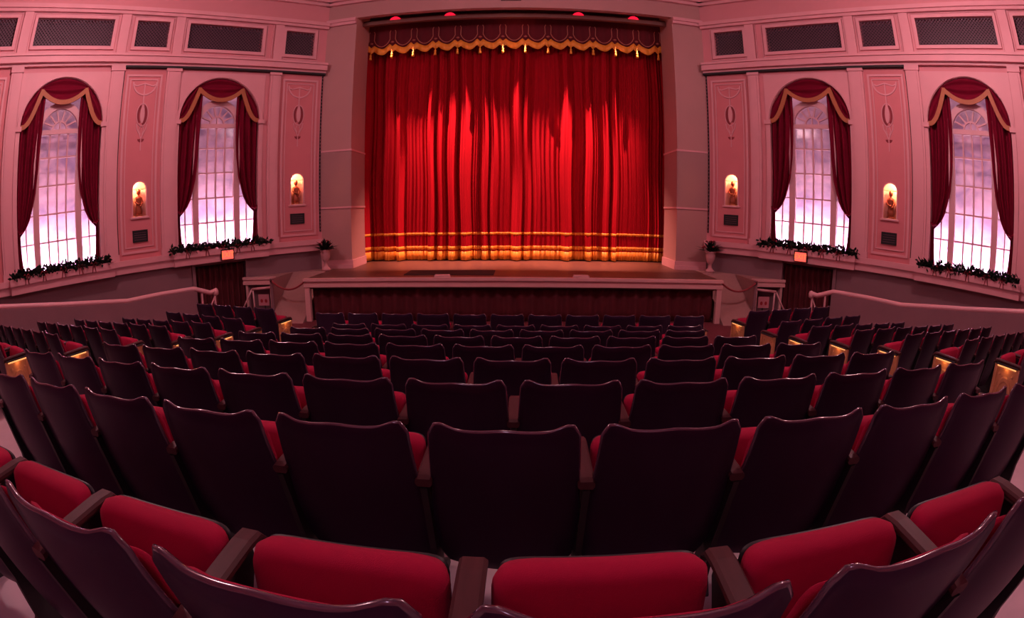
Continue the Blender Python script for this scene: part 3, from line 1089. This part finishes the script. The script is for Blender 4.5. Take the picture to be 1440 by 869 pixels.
def vfr(u, v):
    x = X0 + (X1 - X0) * u
    z0_ = scal(x)
    return (x, YV - .016 + .02 * sin(x * 2 * pi / .604 * 2) + .008 * sin(x * 31), z0_ - .15 + .19 * v)


put('gold_fringe', MB().sheet(340, 2, vfr, (0, .012, 0)), 'gold', va, True, vb)
for k, x in enumerate(TS):
    tb = MB().lathe([(.012, 0), (.014, -.12), (.03, -.14), (.034, -.17), (.022, -.19), (.032, -.21), (.040, -.28), (.01, -.285)][::-1], x, YV - .05, 4.55, 8)
    put('tassel', tb, 'gold', va, True, vb)
    put('rosette', MB().lathe([(.006, -.03), (.045, -.01), (.045, .01), (.006, .03)], x, YV - .035, 4.77, 8, 1, .5), 'braid', va, True, vb)
for k in range(-1, 14):
    xa, xb_ = TS[0] + .604 * k, TS[0] + .604 * (k + 1)
    pts = [(xa + .06, 5.14), (xa + .085, 5.08), (xa + .075, 4.86)]
    pts += [(xa + .085 + (.604 - .17) * t, 4.84 - .19 * sin(pi * t) ** .7) for t in [i / 12 for i in range(1, 12)]]
    pts += [(xb_ - .075, 4.86), (xb_ - .085, 5.08), (xb_ - .06, 5.14)]
    pts = [p for p in pts if X0 + .02 < p[0] < X1 - .02]
    if len(pts) > 2:
        put('braid', MB().path_bar(pts, .022, YV - .035, YV - .022), 'braid', va, False, vb)

# batten with red border lights above the valance
bb = (0, 12.78, 5.14)
bt = thing('lighting_batten', bb, 'long brown lighting batten across the top of the stage opening', 'batten')
put('box', MB().box(-4.0, 4.0, 12.68, 12.80, 5.10, 5.20).box(-4.0, 4.0, 12.74, 12.80, 5.20, 5.26), 'brown', bt, False, bb)
for x in (-3.2, 3.2):
    put('hanger', MB().box(x - .02, x + .02, 12.76, 12.80, 5.26, 5.85), 'black', bt, False, bb)
for k, x in enumerate((-3.12, -1.66, 1.66, 3.12)):
    lb_ = (x, 12.71, 5.20)
    nm = ['leftmost', 'second from left', 'third from left', 'rightmost'][k]
    bl = thing('border_light', lb_, 'red border light on the batten above the valance, %s of four' % nm, 'stage light', 'red border lights')
    put('lens', MB().lathe([(.15, 0), (.14, .03), (.10, .07), (.05, .095), (.005, .105)], x, 12.71, 5.20, 14, 1, .5), 'redlamp', bl, True, lb_)
    put('housing', MB().box(x - .16, x + .16, 12.77, 12.82, 5.18, 5.32), 'black', bl, False, lb_)
for x, tx in ((-3.5, -1.15), (.35, -2.35), (-.25, 2.4), (3.5, 1.25)):
    put('added_light_flap', MB().box(x - .28, x + .28, 13.0, 13.008, 5.548, 5.80), 'black', bt, False, bb)  # unseen plate added to cut the beam across the upper curtain
    l = bpy.data.lights.new('hidden_curtain_spot', 'SPOT')  # unseen spot added to rake the curtain folds with stripes of light
    l.energy = 4600
    l.color = (1.0, .42, .33)
    l.spot_size = radians(43)
    l.spot_blend = .8
    l.shadow_soft_size = .012
    lo = bpy.data.objects.new('hidden_curtain_spot', l)
    COL.objects.link(lo)
    lo.location = (x, 12.93, 5.80 + Z0)
    lo.rotation_euler = (Vector((tx, 13.75, -1.6)) - Vector((x, 12.93, 5.80))).to_track_quat('-Z', 'Y').to_euler()

# ------------------------------------------------------------------ theater seats
PITCH = .55


def top_wave(u):
    a = abs(u)
    z = .018 * math.exp(-((a - .84) / .16) ** 2) + .007 * math.exp(-(a / .25) ** 2)
    if a > .9:
        z -= .028 * ((a - .9) / .1) ** 2
    return z


def shell_pt(u, v, inset=0.0):
    """u -1..1, v 0..1; the seat's own axes: x across, y to the stage, z up"""
    hw = .270 - .026 * max(0, (v - .42) / .58) ** .8
    if v < .2:
        hw -= .035 * (1 - v / .2) ** 2
    hw -= inset
    zt = .822 + top_wave(u) - inset
    zb = .12 + inset
    z = zb + (zt - zb) * v
    y = .165 * (1 - v) ** 1.15 + .045 * u * u * (.75 + .5 * (1 - v))
    return (hw * u, y, z)


def build_shell():
    mb = MB()
    nu, nv, th = 22, 12, .017
    us = [-1 + 2 * i / nu for i in range(nu + 1)]
    vs_ = [j / nv for j in range(nv + 1)]
    layers = []
    for off, ins in ((-th / 2, .006), (-th / 4, .0015), (0, 0), (th / 4, .0015), (th / 2, .006)):
        L = []
        for v in vs_:
            for u in us:
                x, y, z = shell_pt(u, v, ins)
                L.append((x, y + off, z))
        layers.append(L)
    W1 = nu + 1
    ring = [i for i in range(nu)] + [j * W1 + nu for j in range(nv)] + [nv * W1 + nu - i for i in range(nu)] + [(nv - j) * W1 for j in range(nv)]
    allv, fs = [], []
    N = W1 * (nv + 1)
    allv += layers[0] + layers[4]
    for j in range(nv):
        for i in range(nu):
            a = j * W1 + i
            fs.append((a, a + 1, a + 1 + W1, a + W1))
            fs.append((N + a, N + a + W1, N + a + 1 + W1, N + a + 1))
    rings = [[i for i in ring]]
    for L in layers[1:4]:
        k = len(allv)
        allv += [L[i] for i in ring]
        rings.append(list(range(k, k + len(ring))))
    rings.append([N + i for i in ring])
    edge_faces = []
    for a, b_ in zip(rings[:-1], rings[1:]):
        for i in range(len(ring)):
            j = (i + 1) % len(ring)
            edge_faces.append(len(fs))
            fs.append((a[i], b_[i], b_[j], a[j]))
    mb.add(allv, fs)
    me = mb.mesh('seat_shell', 'shell', True)
    me.materials.append(M['edge'])
    for i in edge_faces:
        me.polygons[i].material_index = 1
    return me


def rounded_pad(hw, z0, z1, yfn, th, rad, nu=14, nv=10, bulge=.01):
    """padded slab: front/back faces with rounded rim; yfn(u,v) its middle surface"""
    mb = MB()
    N = 30
    rim = []
    for k in range(N):                     # superellipse outline
        t = 2 * pi * k / N
        cx2 = abs(cos(t)) ** .2 * (1 if cos(t) >= 0 else -1)
        sz2 = abs(sin(t)) ** .2 * (1 if sin(t) >= 0 else -1)
        rim.append((cx2, sz2))
    prof = [(0, 1.0, 1), (.45, 1.0, 1), (.86, .98, 1), (.96, .75, 1), (1.0, 0, 1), (.96, -.75, 1), (.86, -.98, 1), (.45, -1.0, 1), (0, -1.0, 1)]
    vs, fs = [], []
    for r_, o_, _ in prof:
        if r_ == 0:
            vs.append((0, yfn(0, .5) - o_ * (th / 2 + bulge), (z0 + z1) / 2))
            continue
        for (cx2, sz2) in rim:
            u, v = cx2 * r_, .5 + .5 * sz2 * r_
            vs.append((hw * u, yfn(u, v) - o_ * (th / 2 + bulge * (1 - r_ * r_)), z0 + (z1 - z0) * v))
    for k in range(N):
        fs.append((0, 1 + (k + 1) % N, 1 + k))
    rings = len(prof) - 2
    for j in range(rings - 1):
        a, b_ = 1 + j * N, 1 + (j + 1) * N
        for k in range(N):
            fs.append((a + k, a + (k + 1) % N, b_ + (k + 1) % N, b_ + k))
    a = 1 + (rings - 1) * N
    e = len(vs) - 1
    for k in range(N):
        fs.append((a + k, a + (k + 1) % N, e))
    mb.add(vs, fs)
    return mb


SHELL = build_shell()
BACKPAD = rounded_pad(.236, .30, .768, lambda u, v: .165 * (1 - (v * .66 + .25)) ** 1.15 + .045 * u * u + .030, .032, .1).mesh('back_cushion', 'velvet', True)
CUSH = rounded_pad(.234, .27, .638, lambda u, v: .275 + .075 * v + .012 * (1 - u * u), .085, .1, bulge=.012).mesh('seat_cushion', 'velvet', True)
PAN_ = rounded_pad(.225, .28, .625, lambda u, v: .323 + .078 * v, .02, .1).mesh('seat_pan', 'iron', True)


def arm_mesh():
    mb = MB()
    sec = [(-.022, 0), (-.030, .010), (-.030, .022), (-.022, .030), (.022, .030), (.030, .022), (.030, .010), (.022, 0)]
    path = [(.055, .578, 1), (.08, .583, 1), (.36, .588, 1.05), (.41, .583, 1.05), (.432, .568, 1.0), (.438, .55, .9)]
    vs, fs = [], []
    for y, z, sc_ in path:
        for a, h in sec:
            vs.append((a * sc_, y, z + h * (1 if y < .42 else .6)))
    n = len(sec)
    for j in range(len(path) - 1):
        for k in range(n):
            fs.append((j * n + k, j * n + (k + 1) % n, (j + 1) * n + (k + 1) % n, (j + 1) * n + k))
    fs += [tuple(range(n))[::-1], tuple((len(path) - 1) * n + k for k in range(n))]
    mb.add(vs, fs)
    return mb.mesh('armrest', 'arm')


ARM = arm_mesh()


def standard_mesh():
    mb = MB()
    prof = [(.06, -.03), (.40, -.05), (.40, -.02), (.27, .06), (.24, .25), (.30, .45), (.38, .55), (.38, .575), (.05, .575), (.08, .45), (.12, .25), (.12, .06), (.06, .0)]
    N = len(prof)
    vs = [(-.012, y, z) for y, z in prof] + [(.012, y, z) for y, z in prof]
    mb.add(vs, [tuple(range(N)), tuple(range(2 * N - 1, N - 1, -1))] + [(i, N + i, N + (i + 1) % N, (i + 1) % N) for i in range(N)])
    return mb.mesh('standard', 'iron')


STAND = standard_mesh()


def panel_mesh():
    mb = MB()
    mb.box(.012, .035, .06, .40, -.04, .57)
    for a, b_, c_, d_ in ((.06, .40, .53, .57), (.06, .40, -.04, 0), (.06, .10, 0, .53), (.36, .40, 0, .53)):
        mb.box(.035, .048, a, b_, c_, d_)
    N = 20
    vs, fs = [], []
    for k in range(N):
        t = 2 * pi * k / N
        for rr, xx in ((.075, .035), (.085, .05), (.105, .05), (.115, .035)):
            vs.append((xx, .23 + rr * cos(t), .27 + rr * 1.75 * sin(t)))
    for k in range(N):
        for j in range(3):
            a, b_ = 4 * k + j, 4 * ((k + 1) % N) + j
            fs.append((a, a + 1, b_ + 1, b_))
    mb.add(vs, fs)
    for zz, sg_ in ((.27, 1),):
        mb.lathe([(.004, -.07), (.03, -.03), (.03, .03), (.004, .07)], .04, .23, zz, 8, .5, 1)
    for yy in (.14, .32):
        for zz in (.06, .48):
            mb.lathe([(.004, -.02), (.02, 0), (.004, .02)], .038, yy, zz, 8, .5, 1)
    return mb.mesh('end_panel', 'panelgold')


PANEL = panel_mesh()
AISLE = MB().box(.036, .062, .10, .36, .555, .572).mesh('aisle_lamp', 'aisle')
HOOD = MB().box(.012, .075, .08, .38, .572, .585).mesh('lamp_hood', 'iron')
seat_total = 0


def seat(x, y, rz, label, group, arms, end=0, lamp=False, z=None):
    """end: -1/+1 puts a decorated end panel on that side"""
    global seat_total
    seat_total += 1
    zz = floor_z(y) if z is None else z
    t = thing('theater_seat', (x, y, zz), label, 'seat', group, rz)
    obj('backrest', SHELL, t)
    obj('back_cushion', BACKPAD, t)
    cu_ = obj('seat_cushion', CUSH, t)
    obj('seat_pan', PAN_, cu_)
    for a in arms:
        obj('armrest', ARM, t, (a * PITCH / 2, 0, 0))
        obj('standard', STAND, t, (a * PITCH / 2, 0, 0))
    if end:
        p = obj('end_panel', PANEL, t, (end * PITCH / 2, 0, 0), None)
        if end < 0:
            p.scale = (-1, 1, 1)
        h = obj('lamp_hood', HOOD, p)
        if lamp:
            obj('aisle_lamp', AISLE, p)
            l = bpy.data.lights.new('aisle_lamp', 'POINT')
            l.energy = .15
            l.color = (1, .36, .10)
            l.shadow_soft_size = .02
            lo = bpy.data.objects.new('aisle_lamp', l)
            COL.objects.link(lo)
            q = Matrix.Rotation(rz, 3, 'Z') @ Vector((end * (PITCH / 2 + .075), .23, .53))
            lo.location = (x + q.x, y + q.y, zz + q.z + Z0)
    return t


SK = radians(-.88)
ROWY = [.47, 1.43, 2.23, 3.03, 3.83, 4.63, 5.43, 6.23, 7.25]
X0R = [-.235, .095, -.16, .10, -.14, .12, -.16, .10, -.03]
KR = [(-3, 3), (-5, 5), (-6, 6), (-6, 5), (-5, 5), (-5, 4), (-4, 4), (-4, 4), (-5, 5)]
ROWN = ['rearmost row', 'eighth row from stage', 'seventh row from stage', 'sixth row from stage', 'fifth row from stage', 'fourth row from stage',
        'third row from stage', 'second row from stage', 'front row by stage']
for r_ in range(9):
    ks = list(range(KR[r_][0], KR[r_][1] + 1))
    for i, k in enumerate(ks):
        u = X0R[r_] + k * PITCH
        x = u * cos(SK) - 0
        y = ROWY[r_] + u * sin(SK)
        arms = (-1, 1) if i == 0 else (1,)
        end = -1 if (i == 0 and r_ > 1) else (1 if (i == len(ks) - 1 and r_ > 1) else 0)
        seat(x, y, SK, 'dark wood and red theater seat, centre block, %s, %s from left' % (ROWN[r_], ORD(i)),
             'centre block, ' + ROWN[r_], arms, end)
AEND = {2: (5.05, 2.95), 3: (4.78, 3.75), 4: (4.56, 4.60), 5: (4.33, 5.40), 6: (4.12, 6.20), 7: (4.05, 7.0), 8: (3.86, 7.80)}
NSE = {2: 7, 3: 7, 4: 6, 5: 6, 6: 5, 7: 4, 8: 4}
LIT = {-1: (2, 3, 5, 6, 8), 1: (2, 3, 4, 5, 6, 8)}
TILT = radians(13.5)
for sd, side in SIDES:
    for r_ in range(2, 9):
        ax, ay = AEND[r_]
        # aisle end: armrest middle is .22 ahead of the back
        ax0, ay0 = ax + .22 * sin(TILT), ay - .22 * cos(TILT)
        for i in range(NSE[r_]):
            t = (i + .5) * PITCH
            x, y = sd * (ax0 + t * cos(TILT)), ay0 + t * sin(TILT)
            arms = (-sd, sd) if i == 0 else (sd,)
            seat(x, y, sd * TILT, 'dark wood and red theater seat, %s block, %s, %s from the aisle' % (side, ROWN[r_], ORD(i)),
                 '%s block, %s' % (side, ROWN[r_]), arms, -sd if i == 0 else 0, r_ in LIT[sd] and i == 0)
print('seats', seat_total)
